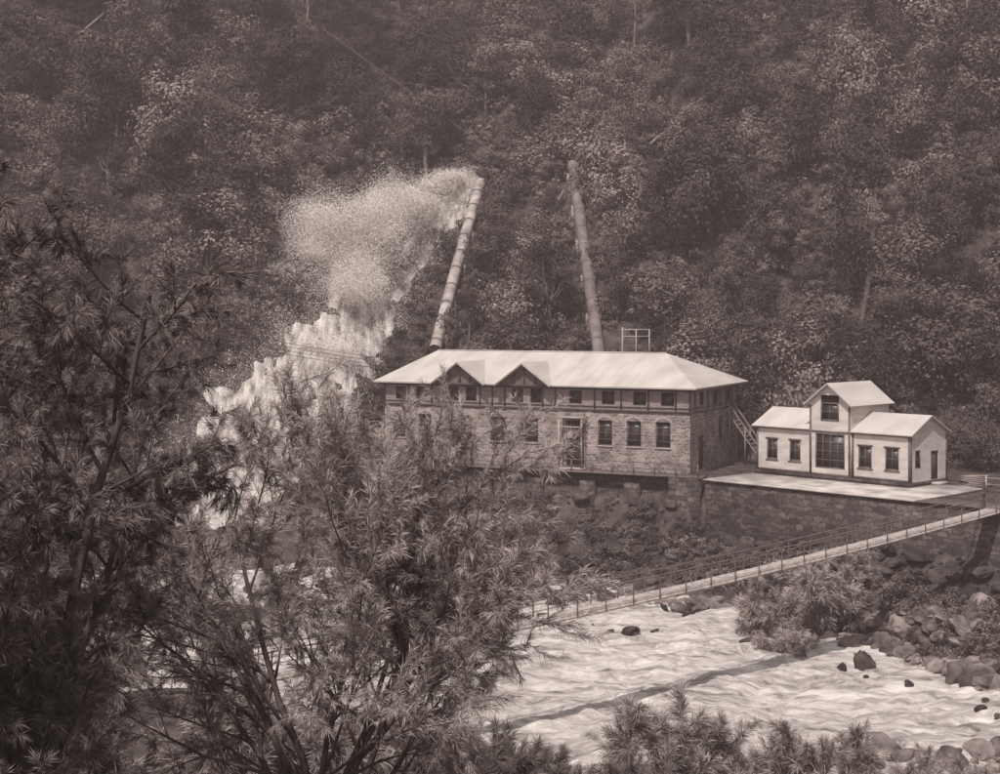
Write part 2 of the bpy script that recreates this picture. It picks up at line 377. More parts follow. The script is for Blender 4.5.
specs=[(9,6.5,26,.10,1.35),(12,6.5,32,.12,1.3),(8,7,26,.06,1.4),(14,6,36,.3,1.1),(8,6,22,.08,1.3),(13,5.5,32,.15,1.2)]
treeP=[crown_tree('gum%d'%i,20+i,h,w,nc,110,.19,True,lo,M_leafA,M_palebark if i==3 else M_bark,cs) for i,(h,w,nc,lo,cs) in enumerate(specs)]
darkP=[crown_tree('darkgum%d'%i,40+i,h,w,nc,130,.19,True,lo,M_leafD,M_bark,cs) for i,(h,w,nc,lo,cs) in enumerate([(12,6.5,40,.1,1.2),(13,6,40,.15,1.2)])]
scrubP=[crown_tree('scrub%d'%i,60+i,h,w,nc,50,.15,False,.0,M_leafB) for i,(h,w,nc) in enumerate([(2.4,3.2,13),(1.6,2.8,11),(3.0,2.8,13),(1.2,2.8,10)])]
PA=[(-7.8,180.5),(-2.6,206.5)]
PB=[(11.6,172),(9.7,200)]
def dpath(x,y,P):
    q=np.array(P); t=np.linspace(0,len(q)-1,60); k=np.arange(len(q)); a=np.interp(t,k,q[:,0]); b=np.interp(t,k,q[:,1])
    return np.hypot(x[:,None]-a[None],y[:,None]-b[None]).min(1)
LOGP=[(38,160),(50,192)]
def scatter(n,seed,clear,occl):
    rs=np.random.RandomState(seed)
    x=rs.uniform(-120,120,n); y=rs.uniform(135,290,n)
    hh=.8*(y-foot(x))
    ok=(hh>.6)|((x<-16)&(hh>-7.5))|((x>44)&(hh>-3))
    um=(x-17.73)*.899-(y-140)*.438; vm=(x-17.73)*.438+(y-140)*.899
    ok&=~((um>-36)&(um<4)&(vm<18.0))
    ok&=np.abs(x)<y*.36+14
    ok&=~((np.abs(x-15.5)<2.6)&(y<175)&(y>165))
    for s in np.linspace(0,occl,5):
        ok&=(dtorr(x,y+s)>clear*.4)&(dpath(x,y+s,PA)>clear)&(dpath(x,y+s,PB)>clear)
    return x[ok],y[ok],rs
x,y,rs=scatter(4200,3,2.3,6)
order=rs.permutation(len(x)); sz=.42+.8*rs.rand(len(x))**1.3
dn=fbm(x*.035+4,y*.035+2,3)
kx=[];ky=[];ks=[]
for i in order:
    if rs.rand()>.95+dn[i]*1.2: continue
    if abs(x[i]+20)<9 and abs(y[i]-187)<10: continue
    if abs(x[i]+28)<5 and abs(y[i]-181)<7: continue
    if kx:
        d=np.hypot(np.array(kx)-x[i],(np.array(ky)-y[i])); 
        if (d<1.75*(np.array(ks)+sz[i])).any(): continue
    kx.append(x[i]);ky.append(y[i]);ks.append(sz[i])
ex=np.array([(1.0,178,.75),(3.5,182,.7),(-12.5,180.5,.5),(-42,190,1.3),(16.5,186,.9),(-14.5,178,.45)])
x=np.concatenate([kx,ex[:,0]]);y=np.concatenate([ky,ex[:,1]]);s=np.concatenate([ks,ex[:,2]])
n=len(x); rot=np.stack([rs.randn(n)*.06,rs.randn(n)*.06,rs.rand(n)*6.28],1)
scl=np.stack([s*(.9+.3*rs.rand(n)),s*(.9+.3*rs.rand(n)),s*(.8+.3*rs.rand(n))],1)
instancer('hillside_forest',treeP,np.stack([x,y,H(x,y)-.3],1),rot,scl,rs.choice([0,0,1,1,2,2,3,4,4,5],n))
dk=np.array([(23.6,184,1.5),(27,187,1.2),(20.5,188,.9),(-36,178,1.1),(-32.5,184,1.2),(-40,186,1.2),(2.2,180,.75),(38,188,1.1),(-52,196,1.4),(10,222,1.3),(-12,228,1.3),(42,216,1.4),(58,206,1.4),(-30,214,1.3),(31,206,1.2),(48,150,.8),(44,156,.9),(53,146,.9),(60,190,1.4),(66,222,1.4),(52,228,1.3),(24,222,1.2),(-22,218,1.2),(-44,212,1.3),(-60,222,1.4),(5,210,1.0),(-5,222,1.1),(32,178,.9)])
n=len(dk); instancer('dark_gum_stand',darkP,np.stack([dk[:,0],dk[:,1],H(dk[:,0],dk[:,1])-.4],1),np.stack([np.zeros(n),np.zeros(n),rs.rand(n)*6.28],1),np.repeat(dk[:,2:],3,1)*np.array([1,1,.95]),np.arange(n)%2)
x,y,rs=scatter(14500,5,1.0,.5)
dn=fbm(x*.06+40,y*.06+12,3); keep=(rs.rand(len(x))<.95+dn)&~((np.abs(x+28)<5)&(np.abs(y-181)<7)&(rs.rand(len(x))<.7)); x=x[keep];y=y[keep]
n=len(x); s=.55+.8*rs.rand(n); rot=np.stack([rs.randn(n)*.2,rs.randn(n)*.2,rs.rand(n)*6.28],1)
instancer('hillside_scrub',scrubP,np.stack([x,y,H(x,y)],1),rot,np.stack([s,s,s*(.7+.6*rs.rand(n))],1),rs.randint(0,4,n))
rs=np.random.RandomState(77); x=rs.uniform(-16,46,600); y=np.interp(x,FX,FY)+rs.uniform(1,17,600)
vt=(x-19.35)*.716+(y-135)*.698; um=(x-17.73)*.899-(y-140)*.438; vm=(x-17.73)*.438+(y-140)*.899
ok=(vm<-2.6)&(vt<-1.0); x=x[ok];y=y[ok];n=len(x); s=.25+.6*rs.rand(n)
instancer('bank_scrub',scrubP,np.stack([x,y,H(x,y)],1),rs.randn(n,3)*.2,np.stack([s,s,s],1),rs.randint(0,4,n))

def boulder(seed,mat):
    rs=np.random.RandomState(seed)
    import bmesh
    bm=bmesh.new(); bmesh.ops.create_icosphere(bm,subdivisions=3,radius=1)
    dirs=rs.randn(12,3); dirs/=np.linalg.norm(dirs,axis=1)[:,None]; dd=.5+.4*rs.rand(12)
    for v in bm.verts:
        p=np.array(v.co)
        for a,b in zip(dirs,dd):
            q=p.dot(a)
            if q>b: p=p-a*(q-b)*.92
        v.co=Vector(p*(1+.04*rs.randn()))
    me=bpy.data.meshes.new('boulder'); bm.to_mesh(me); bm.free(); me.materials.append(mat); return me
rockP=[boulder(i,M_rock) for i in range(7)]; rockD=[boulder(i,M_rockd) for i in range(7)]
def rocks(name,n,gen,s0,s1,seed,sink=.15,P=None):
    rs=np.random.RandomState(seed); x,y=gen(rs,n); n=len(x); s=s0+(s1-s0)*rs.rand(n)**4
    z=np.maximum(H(x,y),-9.0)+s*sink
    instancer(name,P or rockP,np.stack([x,y,z],1),np.stack([rs.randn(n)*.4,rs.randn(n)*.4,rs.rand(n)*6.28],1),np.stack([s*(1+.5*rs.rand(n)),s*(.6+.5*rs.rand(n)),s*(.5+.3*rs.rand(n))],1),rs.randint(0,7,n))
def shore(x0,x1,d0,d1):
    def g(rs,n):
        x=rs.uniform(x0,x1,n); return x,np.interp(x,FX,FY)+rs.uniform(d0,d1,n)
    return g
rocks('shore_boulders',520,shore(0,26,-7,2),.15,1.2,1)
rocks('dark_shore_boulders',520,shore(0,26,-3,9),.15,1.4,21,.15,rockD)
rocks('rock_pile',1900,shore(24,48,-2,12),.12,1.2,2)
rocks('river_boulders',300,shore(-60,34,-18,2),.25,1.3,3,.12,rockD)
def gr_(rs,n):
    x=rs.uniform(-36,-19,n); y=rs.uniform(168,192,n); ok=dtorr(x,y)>.4; return x[ok],y[ok]
rocks('gully_rocks',620,gr_,.3,1.5,4)
rocks('bank_boulders',110,lambda rs,n:(rs.uniform(10,30,n),rs.uniform(78.5,83,n)),.2,1.1,5)
def cragg(rs,n):
    u_=rs.uniform(-34,1,n); v_=rs.uniform(-7.5,-1.8,n); return 17.73+.899*u_+.438*v_,140-.438*u_+.899*v_
rocks('crag_rocks',300,cragg,.2,1.3,6,.05,rockD)
def talg(rs,n):
    u_=rs.uniform(0,30,n); v_=-rs.rand(n)**1.5*6-.2; return 19.35+.698*u_+.716*v_,135-.716*u_+.698*v_
rocks('talus_rocks',420,talg,.15,1.2,8,.1,rockD)

# ---------------------------------------------------------------- power station
ST=empty('power_station',(17.73,140,0),math.radians(-26))
LEN=32.9; DEP=15.0
def wall(name,parent,plane,u0,u1,z0,z1,ops,mat,depth=.35):
    us=sorted(set([u0,u1]+[o[0]-o[1]/2 for o in ops]+[o[0]+o[1]/2 for o in ops])); zs=sorted(set([z0,z1]+[o[2] for o in ops]+[o[3] for o in ops]))
    V=[];Fc=[]
    def q(a,b,c,d): 
        k=len(V); V.extend([plane(*a),plane(*b),plane(*c),plane(*d)]); Fc.append((k,k+1,k+2,k+3))
    for i in range(len(us)-1):
        for j in range(len(zs)-1):
            uc=(us[i]+us[i+1])/2; zc=(zs[j]+zs[j+1])/2
            if any(abs(uc-o[0])<o[1]/2 and o[2]<zc<o[3] for o in ops): continue
            q((us[i],0,zs[j]),(us[i+1],0,zs[j]),(us[i+1],0,zs[j+1]),(us[i],0,zs[j+1]))
    for (uc,w,a,b) in ops:
        l=uc-w/2; r_=uc+w/2
        q((l,0,a),(l,0,b),(l,depth,b),(l,depth,a)); q((r_,0,a),(r_,depth,a),(r_,depth,b),(r_,0,b))
        q((l,0,a),(l,depth,a),(r_,depth,a),(r_,0,a)); q((l,0,b),(r_,0,b),(r_,depth,b),(l,depth,b))
    return poly(name,parent,V,Fc,mat)
def pbox(plane,u0,u1,d0,d1,z0,z1):
    a=plane(u0,d0,z0); b=plane(u1,d1,z1)
    return (min(a[0],b[0]),max(a[0],b[0]),min(a[1],b[1]),max(a[1],b[1]),z0,z1)
front=lambda u,d,z:(u,d,z)
def rside(x=0.0): return lambda u,d,z:(x-d,u,z)
def lside(x): return lambda u,d,z:(x+d,u,z)
def back(y): return lambda u,d,z:(u,y-d,z)
def windows(tag,parent,plane,ops,nu,nz,fm,depth=.25,fw=.09,mw=.05):
    g=[];f=[]
    for (uc,w,a,b) in ops:
        l=uc-w/2; r_=uc+w/2
        g.append(pbox(plane,l,r_,depth+.06,depth+.09,a,b))
        f+= [pbox(plane,l,l+fw,depth-.05,depth+.05,a,b),pbox(plane,r_-fw,r_,depth-.05,depth+.05,a,b),
             pbox(plane,l+fw,r_-fw,depth-.05,depth+.05,a,a+fw),pbox(plane,l+fw,r_-fw,depth-.05,depth+.05,b-fw,b)]
        for i in range(1,nu):
            c=l+w*i/nu; f.append(pbox(plane,c-mw/2,c+mw/2,depth-.02,depth+.04,a+fw,b-fw))
        for j in range(1,nz):
            c=a+(b-a)*j/nz; f.append(pbox(plane,l+fw,r_-fw,depth-.01,depth+.035,c-mw/2,c+mw/2))
    boxes('window_glass'+tag,parent,g,M_glass); boxes('window_frames'+tag,parent,f,fm)
ws=[2.65,5.57,8.53,16.3,20.05,23.6,28.2,31.2]
opsL=[(-s,1.45,2.3,4.75) for s in ws]; door=(-11.65,1.9,.1,4.6)
wall('stone_wall_front',ST,front,-LEN,0,-.5,5.6,opsL+[door],M_stone)
windows('',ST,front,opsL,2,4,M_trim,.22)
boxes('door_leaf',ST,[pbox(front,-12.6,-10.7,.25,.32,.1,4.6)],M_timber)
opsS=[(3.5,2.0,0.05,3.3),(9.5,1.3,2.4,4.8),(12.6,1.3,2.4,4.8)]
wall('stone_wall_side',ST,rside(),0,DEP,-.5,5.6,opsS,M_stone)
windows('_side',ST,rside(),opsS[1:],2,4,M_trim,.22)
boxes('side_door',ST,[pbox(rside(),2.5,4.5,.25,.32,.05,3.3)],M_timber)
wall('stone_wall_left',ST,lside(-LEN),0,DEP,-.5,5.6,[],M_stone)
wall('stone_wall_back',ST,back(DEP),-LEN,0,-.5,5.6,[],M_stone)
ar=[];V=[];Fc=[]
for s in ws:
    for i in range(7):
        a0=math.pi*(.2+.6*i/7); a1=math.pi*(.2+.6*(i+1)/7)-.03
        r0=.92;r1=1.17; k=len(V); zc=4.1
        for yy in (-.05,.02):
            for (rr,aa) in ((r0,a0),(r0,a1),(r1,a1),(r1,a0)):
                V.append((-s+rr*C(aa),yy,zc+rr*S(aa)))
        Fc+=[(k,k+1,k+2,k+3),(k+4,k+7,k+6,k+5),(k,k+4,k+5,k+1),(k+1,k+5,k+6,k+2),(k+2,k+6,k+7,k+3),(k+3,k+7,k+4,k)]
    ar.append((-s-.8,-s+.8,-.1,.1,2.18,2.295))
poly('window_arches',ST,V,Fc,M_paltrim); boxes('window_sills',ST,ar,M_paltrim)
up_front=[(-s,1.3,6.25,7.55) for s in (2.2,5.0,8.2,11.6)]+[(-16.8-1.0,1.2,6.2,7.6),(-16.8+1.0,1.2,6.2,7.6),(-23.95-1.0,1.2,6.2,7.6),(-23.95+1.0,1.2,6.2,7.6),(-28.6,1.2,6.2,7.5),(-31,1.2,6.2,7.5)]
wall('upper_wall_front',ST,front,-LEN,0,5.78,8.25,up_front,M_board,.2)
windows('_upper',ST,front,up_front,2,2,M_timber,.12,.07,.05)
us_=[(3.5,1.2,6.2,7.5),(8,1.2,6.2,7.5),(12,1.2,6.2,7.5)]
wall('upper_wall_side',ST,rside(),0,DEP,5.78,8.25,us_,M_board,.2); windows('_upper_side',ST,rside(),us_,2,2,M_timber,.12,.07,.05)
wall('upper_wall_left',ST,lside(-LEN),0,DEP,5.78,8.25,[],M_board); wall('upper_wall_back',ST,back(DEP),-LEN,0,5.78,8.25,[],M_board)
tb=[pbox(front,-LEN-.12,.12,-.14,.2,5.6,5.78),pbox(front,-LEN,0,-.07,-.002,6.0,6.1),pbox(front,-LEN,0,-.07,-.002,7.65,7.75)]
tb+=[pbox(rside(),.21,DEP+.1,-.14,.2,5.6,5.78),pbox(rside(),.1,DEP,-.07,-.002,6.0,6.1),pbox(rside(),.1,DEP,-.07,-.002,7.65,7.75),pbox(lside(-LEN),.21,DEP+.1,-.14,.2,5.6,5.78)]
for s in np.arange(0,LEN+.1,1.37):
    if any(abs(-s-o[0])<o[1]/2+.12 for o in up_front): continue
    tb.append(pbox(front,-s-.07,-s+.07,-.1,-.001,5.79,8.1))
for s in np.arange(1.4,DEP,1.9):
    if any(abs(s-o[0])<o[1]/2+.12 for o in us_): continue
    tb.append(pbox(rside(),s-.07,s+.07,-.1,-.001,5.79,8.1))
boxes('timber_framing',ST,tb,M_timber)
ov=.9; ze=7.95; zr=10.95; gr=(zr-ze)/(DEP/2+ov); hw=3.0; zg=10.1; yg=-ov+(zg-ze)/gr
RV=[];RF=[]
def rv(*p): RV.append(p); return len(RV)-1
e0=rv(-LEN-ov,-ov,ze); e1=rv(ov,-ov,ze); e2=rv(ov,DEP+ov,ze); e3=rv(-LEN-ov,DEP+ov,ze)
ra=rv(-LEN+2.2,DEP/2,zr); rb=rv(-5,DEP/2,zr)
frontp=[e0]
for gxx in (-23.95,-16.8):
    a=rv(gxx-hw,-ov,ze); p=rv(gxx,yg,zg); b_=rv(gxx+hw,-ov,ze); q=rv(gxx,-ov-.25,zg)
    a2=rv(gxx-hw-.0,-ov-.25,ze); b2=rv(gxx+hw+.0,-ov-.25,ze)
    frontp+=[a,p,b_]; RF+=[(a2,q,p,a),(q,b2,b_,p)]
frontp+=[e1,rb,ra]; RF+=[tuple(frontp),(e1,e2,rb),(e2,e3,ra,rb),(e3,e0,ra)]
ro=poly('hipped_roof',ST,RV,RF,M_roof); m=ro.modifiers.new('s','SOLIDIFY'); m.thickness=.14; m.offset=0
boxes('eave_soffit',ST,[(-LEN-.8,.8,-.02+0,DEP+.8,7.72,7.80)],M_timber)
boxes('ridge_cap',ST,[(-LEN+2.2,-5,DEP/2-.15,DEP/2+.15,zr+.03,zr+.14)],M_roof)
sv=[]
for xx in np.arange(-LEN+3,-5,1.2):
    c_=5.2 if min(abs(xx+23.95),abs(xx+16.8))<3 else 0
    sv.append((np.array([(xx,-ov+c_,ze+.075+gr*c_),(xx,DEP/2,zr+.075)]),np.array([.018,.018])))
tubes('roof_seams',ST,sv,M_roof,4,False)
gv=[];gf=[];tbx=[]
for gxx in (-23.95,-16.8):
    k=len(gv); gv+=[(gxx-hw+.1,-.5,ze-.1),(gxx+hw-.1,-.5,ze-.1),(gxx,-.5,zg-.15)]; gf.append((k,k+1,k+2))
    tbx+=[(gxx-.09,gxx+.09,-.6,-.505,ze-.1,zg-.3),(gxx-hw+.2,gxx+hw-.2,-.62,-.505,ze-.15,ze+.05),(gxx-1.2,gxx-1.05,-.58,-.505,ze+.05,ze+1.2),(gxx+1.05,gxx+1.2,-.58,-.505,ze+.05,ze+1.2),(gxx-hw+.2,gxx+hw-.2,-.5,0,ze-.18,ze-.1)]
poly('gable_walls',ST,gv,gf,M_trim); boxes('gable_timbering',ST,tbx,M_timber)
bl=[]
for gxx in (-23.95,-16.8):
    for sgn in (-1,1):
        bl.append((np.array([(gxx+sgn*hw,-ov-.3,ze-.08),(gxx,-ov-.3,zg-.06)]),np.array([.11,.11])))
tubes('barge_boards',ST,bl,M_paltrim,4,False)
boxes('entrance_canopy',ST,[(-13.0,-10.3,-1.3,-.12,4.9,5.02),(-12.9,-12.76,-1.25,-1.1,.1,4.9),(-10.54,-10.4,-1.25,-1.1,.1,4.9),(-12.76,-10.54,-1.22,-1.12,2.4,2.52),(-12.76,-10.54,-1.22,-1.12,4.0,4.12),(-13.0,-10.3,-1.3,-.16,.0,.1)],M_paltrim)
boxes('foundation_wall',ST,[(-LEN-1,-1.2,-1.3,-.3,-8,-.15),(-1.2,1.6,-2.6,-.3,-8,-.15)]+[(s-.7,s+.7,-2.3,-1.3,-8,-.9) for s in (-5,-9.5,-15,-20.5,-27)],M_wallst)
boxes('ledge_slab',ST,[(-LEN-1,1.8,-2.3,-.02,-.146,-.02)],M_trim)
fr=[]
for s in np.arange(-30,1.6,2.1): fr.append((s-.05,s+.05,-2.2,-2.1,-.015,1.05))
fr+=[(-30,1.6,-2.19,-2.12,1.05,1.12),(-30,1.6,-2.17,-2.13,.5,.56)]
FN=empty('ledge_railing',(17.73,140,0),math.radians(-26)); boxes('rails',FN,fr,M_trim)
SC=empty('timber_staircase',(17.73,140,0),math.radians(-26)); st=[]
for i in range(13): st.append((.3+i*.27,.62+i*.27,11.2,12.6,5.0-i*.38,5.06-i*.38))
boxes('treads',SC,st,M_board)
tubes('stringers',SC,[(np.array([(.3,yy,4.9+dz),(3.9,yy,-.1+dz)]),np.array([.08,.08])) for yy in (11.1,12.7) for dz in (0,1.0)],M_board,4,False)
boxes('posts',SC,[(xx-.06,xx+.06,yy-.06,yy+.06,-.1,6.0-1.38*(xx-.3)) for xx in (.4,2.0,3.7) for yy in (11.0,12.8)]+[(0.05,.35,11.0,12.8,4.95,5.05)],M_board)

# ---------------------------------------------------------------- cottage
CO=empty('weatherboard_cottage',(35.3,129,0.05),math.radians(-46.5)); CL=16.27; CD=6.0
ow=[(-1.81,1.35,1.3,3.25),(-4.52,1.35,1.3,3.25),(-11.95,1.2,1.4,3.3),(-14.5,1.2,1.4,3.3)]
big=(-8.0,3.1,1.0,4.15)
xa=-5.85; xb=-10.15
wall('wall_front_right',CO,front,xa,0,.35,4.45,ow[:2],M_white,.12)
wall('wall_front_left',CO,front,-CL,xb,.35,4.45,ow[2:],M_white,.12)
upw=(-8.0,1.9,5.3,6.95)
wall('tower_front',CO,lambda u,d,z:(u,d-.25,z),xb,xa,.35,6.9,[big,(upw[0],upw[1],upw[2],6.9-.001)],M_white,.12)
windows('',CO,front,ow,2,2,M_trim,.06,.12,.07)
fp=lambda u,d,z:(u,d-.25,z)
windows('_tower',CO,fp,[big],4,4,M_trim,.06,.12,.07); windows('_loft',CO,fp,[upw],2,2,M_trim,.0,.13,.07)
poly('tower_gable',CO,[(xb,-.25,6.9),(upw[0]-upw[1]/2,-.25,6.9),(upw[0]-upw[1]/2,-.25,7.6),(upw[0]+upw[1]/2,-.25,7.6),(upw[0]+upw[1]/2,-.25,6.9),(xa,-.25,6.9),(-8,-.25,8.55)],[(0,1,2,6),(2,3,6),(3,4,5,6)],M_white)
wall('tower_right',CO,rside(xa),-.25,CD,4.3,6.9,[],M_white); wall('tower_left',CO,lside(xb),-.25,CD,4.3,6.9,[],M_white)
boxes('tower_returns',CO,[(xb+.002,xb+.1,-.245,-.002,.36,4.3),(xa-.1,xa-.002,-.245,-.002,.36,4.3)],M_white)
wall('tower_back',CO,back(CD),xb,xa,4.3,6.9,[],M_white)
poly('tower_back_gable',CO,[(xb,CD,6.9),(xa,CD,6.9),(-8,CD,8.55)],[(0,1,2)],M_white)
sd=[(1.2,.9,1.5,3.1),(4.0,1.3,.36,2.9)]
wall('wall_side',CO,rside(0),0,CD,.35,4.45,sd,M_white,.15); windows('_end',CO,rside(0),sd[:1],1,2,M_trim,.06,.1,.06)
boxes('end_door',CO,[pbox(rside(0),3.36,4.64,.1,.16,.36,2.9)],M_timber)
wall('wall_left',CO,lside(-CL),0,CD,.35,4.45,[],M_white); wall('wall_back',CO,back(CD),-CL,0,.35,4.45,[],M_white)
poly('gable_ends',CO,[(0,0,4.45),(0,CD,4.45),(0,CD/2,5.9),(-CL,0,4.45),(-CL,CD,4.45),(-CL,CD/2,5.9)],[(0,1,2),(3,4,5)],M_white)
o_=.35
rvv=[];rff=[]
for (a,b_) in ((-CL-o_,xb-.01),(xa+.01,o_)):
    k=len(rvv); zl=4.45-.48*o_+.12
    rvv+=[(a,-o_,zl),(b_,-o_,zl),(b_,CD/2,6.02),(a,CD/2,6.02),(b_,CD+o_,zl),(a,CD+o_,zl)]
    rff+=[(k,k+1,k+2,k+3),(k+3,k+2,k+4,k+5)]
k=len(rvv)
rvv+=[(xb-.4,-.75,6.7),(-8,-.75,8.66),(-8,CD+.3,8.66),(xb-.4,CD+.3,6.7),(xa+.4,-.75,6.7),(xa+.4,CD+.3,6.7)]
rff+=[(k,k+1,k+2,k+3),(k+1,k+4,k+5,k+2)]
ro=poly('roof',CO,rvv,rff,M_roof); m=ro.modifiers.new('s','SOLIDIFY'); m.thickness=.1; m.offset=0
tr=[]
for (a,b_,yy) in ((-CL,xb,0),(xa,0,0),(xb,xa,-.25)):
    tr+=[(a,a+.2,yy-.05,yy-.003,.36,4.3 if yy==0 else 6.6),(b_-.2,b_,yy-.05,yy-.003,.36,4.3 if yy==0 else 6.6),
         (a+.2,b_-.2,yy-.05,yy-.003,.36,.55),(a+.2,b_-.2,yy-.05,yy-.003,4.22,4.38)]
for (uc,w_,a,b_) in ow: tr+=[(uc-w_/2-.12,uc+w_/2+.12,-.07,-.004,a-.12,a-.005),(uc-w_/2-.12,uc+w_/2+.12,-.07,-.004,b_+.005,b_+.12)]
tr+=[(.003,.05,.0,.2,.36,4.3),(.003,.05,CD-.2,CD,.36,4.3)]
boxes('corner_boards',CO,tr,M_trim)
boxes('plinth',CO,[(-CL-.1,.1,-.3,CD+.1,-.05,.345)],M_wallst)
boxes('door_step',CO,[(.11,.9,3.2,4.9,-.04,.2)],M_conc)

TE=empty('retaining_wall',(19.35,135,0),math.atan2(-.716,.698))
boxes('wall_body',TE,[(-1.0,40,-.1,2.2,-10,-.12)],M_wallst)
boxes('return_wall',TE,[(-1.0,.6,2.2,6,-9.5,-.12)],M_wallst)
TT=empty('terrace_pavement',(19.35,135,0),math.atan2(-.716,.698))
boxes('slab',TT,[(-1.15,20.2,-.3,11.5,-.117,.02)],M_conc)
boxes('path',TT,[(20.22,40,-.3,4,-.117,-.01)],M_trim)
FE=empty('post_and_rail_fence',(19.35,135,0),math.atan2(-.716,.698)); fr=[]
for s in np.arange(21,40,2.2): fr.append((s-.06,s+.06,9.9,10.02,-.1,1.3))
fr+=[(21,39.4,9.92,9.99,1.05,1.15),(21,39.4,9.92,9.99,.5,.6)]
boxes('rails',FE,fr,M_paltrim)
TS=empty('timber_stack',(41.5,131,0),.4); boxes('planks',TS,[(-1.4+(.1*i)%.3,1.5,-.6+.02*i,.6,-.08+.16*i,.06+.16*i) for i in range(6)],M_board)

# ---------------------------------------------------------------- penstocks
def pipe(name,P,r,mat):
    q=np.array(P,float); t=np.linspace(0,len(q)-1,60); k=np.arange(len(q)); a=np.interp(t,k,q[:,0]); b=np.interp(t,k,q[:,1])
    z=H(a,b)+1.6; z=np.polyval(np.polyfit(t,z,2),t)
    e=empty(name); pts=np.stack([a,b,z],1)
    tubes('shell',e,[(pts,np.full(60,r))],mat,20)
    fl=[]
    seg=np.concatenate([[0],np.cumsum(np.linalg.norm(np.diff(pts,axis=0),axis=1))])
    for s in np.arange(1,seg[-1],3.4):
        p=np.array([np.interp(s+ds,seg,pts[:,i]) for ds in (0,.25) for i in range(3)]).reshape(2,3); fl.append((p,np.array([r+.07]*2)))
    tubes('flanges',e,fl,M_pipeB,20)
    bx=[]
    for s in np.arange(3,seg[-1],6.8):
        p=[np.interp(s,seg,pts[:,i]) for i in range(3)]; bx.append((p[0]-.9,p[0]+.9,p[1]-.4,p[1]+.4,p[2]-3.5,p[2]-r*.5))
    boxes('saddles',e,bx,M_stone)
pipe('penstock_pipe',PA,.72,M_pipe); pipe('penstock_pipe.001',PB,.72,M_pipeB)

# ---------------------------------------------------------------- footbridge
BR=empty('suspension_footbridge')
u=np.linspace(0,1,90); bpnt=P0[None]*(1-u[:,None])+P1[None]*u[:,None]; bpnt[:,2]-=4*.5*u*(1-u)
d=(P1-P0)[:2]; BL=np.linalg.norm(d); d/=BL; nn=np.array([-d[1],d[0]])
V=[];Fc=[]
npl=230
for i in range(npl):
    a=(i+.08)/npl; b_=(i+.92)/npl
    for uu in (a,b_):
        p=[np.interp(uu,u,bpnt[:,j]) for j in range(3)]
        for s in (-.6,.6):
            for dz in (0,.07): V.append((p[0]+nn[0]*s,p[1]+nn[1]*s,p[2]+dz))
    k=len(V)-8
    Fc+=[(k,k+2,k+6,k+4),(k+1,k+5,k+7,k+3),(k,k+4,k+5,k+1),(k+2,k+3,k+7,k+6),(k,k+1,k+3,k+2),(k+4,k+6,k+7,k+5)]
poly('deck_planks',BR,V,Fc,M_plank)
ln=[]
for s in (-.58,.58):
    off=np.array([nn[0]*s,nn[1]*s,0])
    ln.append((bpnt+off+np.array([0,0,-.12]),np.full(90,.1)))
tubes('stringers',BR,ln,M_plank,4,False)
ln=[];po=[]
for s in (-.66,.66):
    off=np.array([nn[0]*s,nn[1]*s,0])
    for hgt,rr in ((1.3,.045),(.7,.025)): ln.append((bpnt+off+np.array([0,0,hgt]),np.full(90,rr)))
    for uu in np.linspace(.01,.99,30):
        p=np.array([np.interp(uu,u,bpnt[:,j]) for j in range(3)])+off
        po.append((np.array([p+[0,0,-.2],p+[0,0,1.36]]),np.array([.05,.045])))
tubes('hand_cables',BR,ln,M_wire,5); tubes('rail_posts',BR,po,M_trim,5,False)
tw=[]
for P in (P0,P1):
    for s in (-.85,.85): 
        p=P+np.array([nn[0]*s,nn[1]*s,0]); tw.append((np.array([p+[0,0,-5 if P is P1 else -.3],p+[0,0,2.0]]),np.array([.14,.11])))
tubes('anchor_posts',BR,tw,M_timber,8)

# ---------------------------------------------------------------- wires, logs
W=empty('power_lines'); ln=[]
for i in range(4):
    a=np.array([-62.+i*1.2,105,26.5-i*.7]); b_=np.array([-11.8,156,10.2-.35*i]); t=np.linspace(0,1,30)[:,None]
    p=a*(1-t)+b_*t; p[:,2:]-=4*1.8*t*(1-t); ln.append((p,np.full(30,.022)))
tubes('wires',W,ln,M_wire,4)
W=empty('haulage_cable'); t=np.linspace(0,1,20)[:,None]; p=np.array([-40,243,69.])*(1-t)+np.array([0,207,36.5])*t; tubes('cable',W,[(p,np.full(20,.06))],M_wire,5)
def lay(name,pts,r,mat,up=2.2):
    e=empty(name); q=np.array(pts,float); n=12; t=np.linspace(0,1,n); a=q[0,0]*(1-t)+q[1,0]*t; b=q[0,1]*(1-t)+q[1,1]*t
    z=H(a,b); z=z[0]+(z[-1]-z[0])*t+up; tubes('log',e,[(np.stack([a+.3*np.sin(t*7),b,z+.2*np.sin(t*11)],1),r*(1-.5*t))],mat,7)
lay('fallen_log',LOGP,.36,M_bark,2.6)
lay('fallen_log',[(20,200),(28,205)],.2,M_palebark)
lay('fallen_log',[(-60,215),(-52,240)],.2,M_palebark)
lay('fallen_log',[(6,188),(8.2,197)],.25,M_palebark)
for (xx,yy,h) in ((-58,235,14),(-63,240,16),(-30,232,13),(55,225,15),(62,200,14),(20,225,13)):
    e=empty('dead_tree'); z=float(H(xx,yy)); rs=np.random.RandomState(int(xx*7+999)); ln=[(np.array([(xx,yy,z-1),(xx+.3,yy,z+h*.5),(xx+.2+rs.randn()*.4,yy,z+h)]),np.array([.22,.16,.06]))]
    for k in range(5):
        hh=h*(.45+.1*k); dx=rs.uniform(-1,1); ln.append((np.array([(xx+.25,yy,z+hh),(xx+dx*1.5,yy+rs.randn(),z+hh+1.3)]),np.array([.08,.03])))
    tubes('trunk_and_branches',e,ln,M_palebark,6)
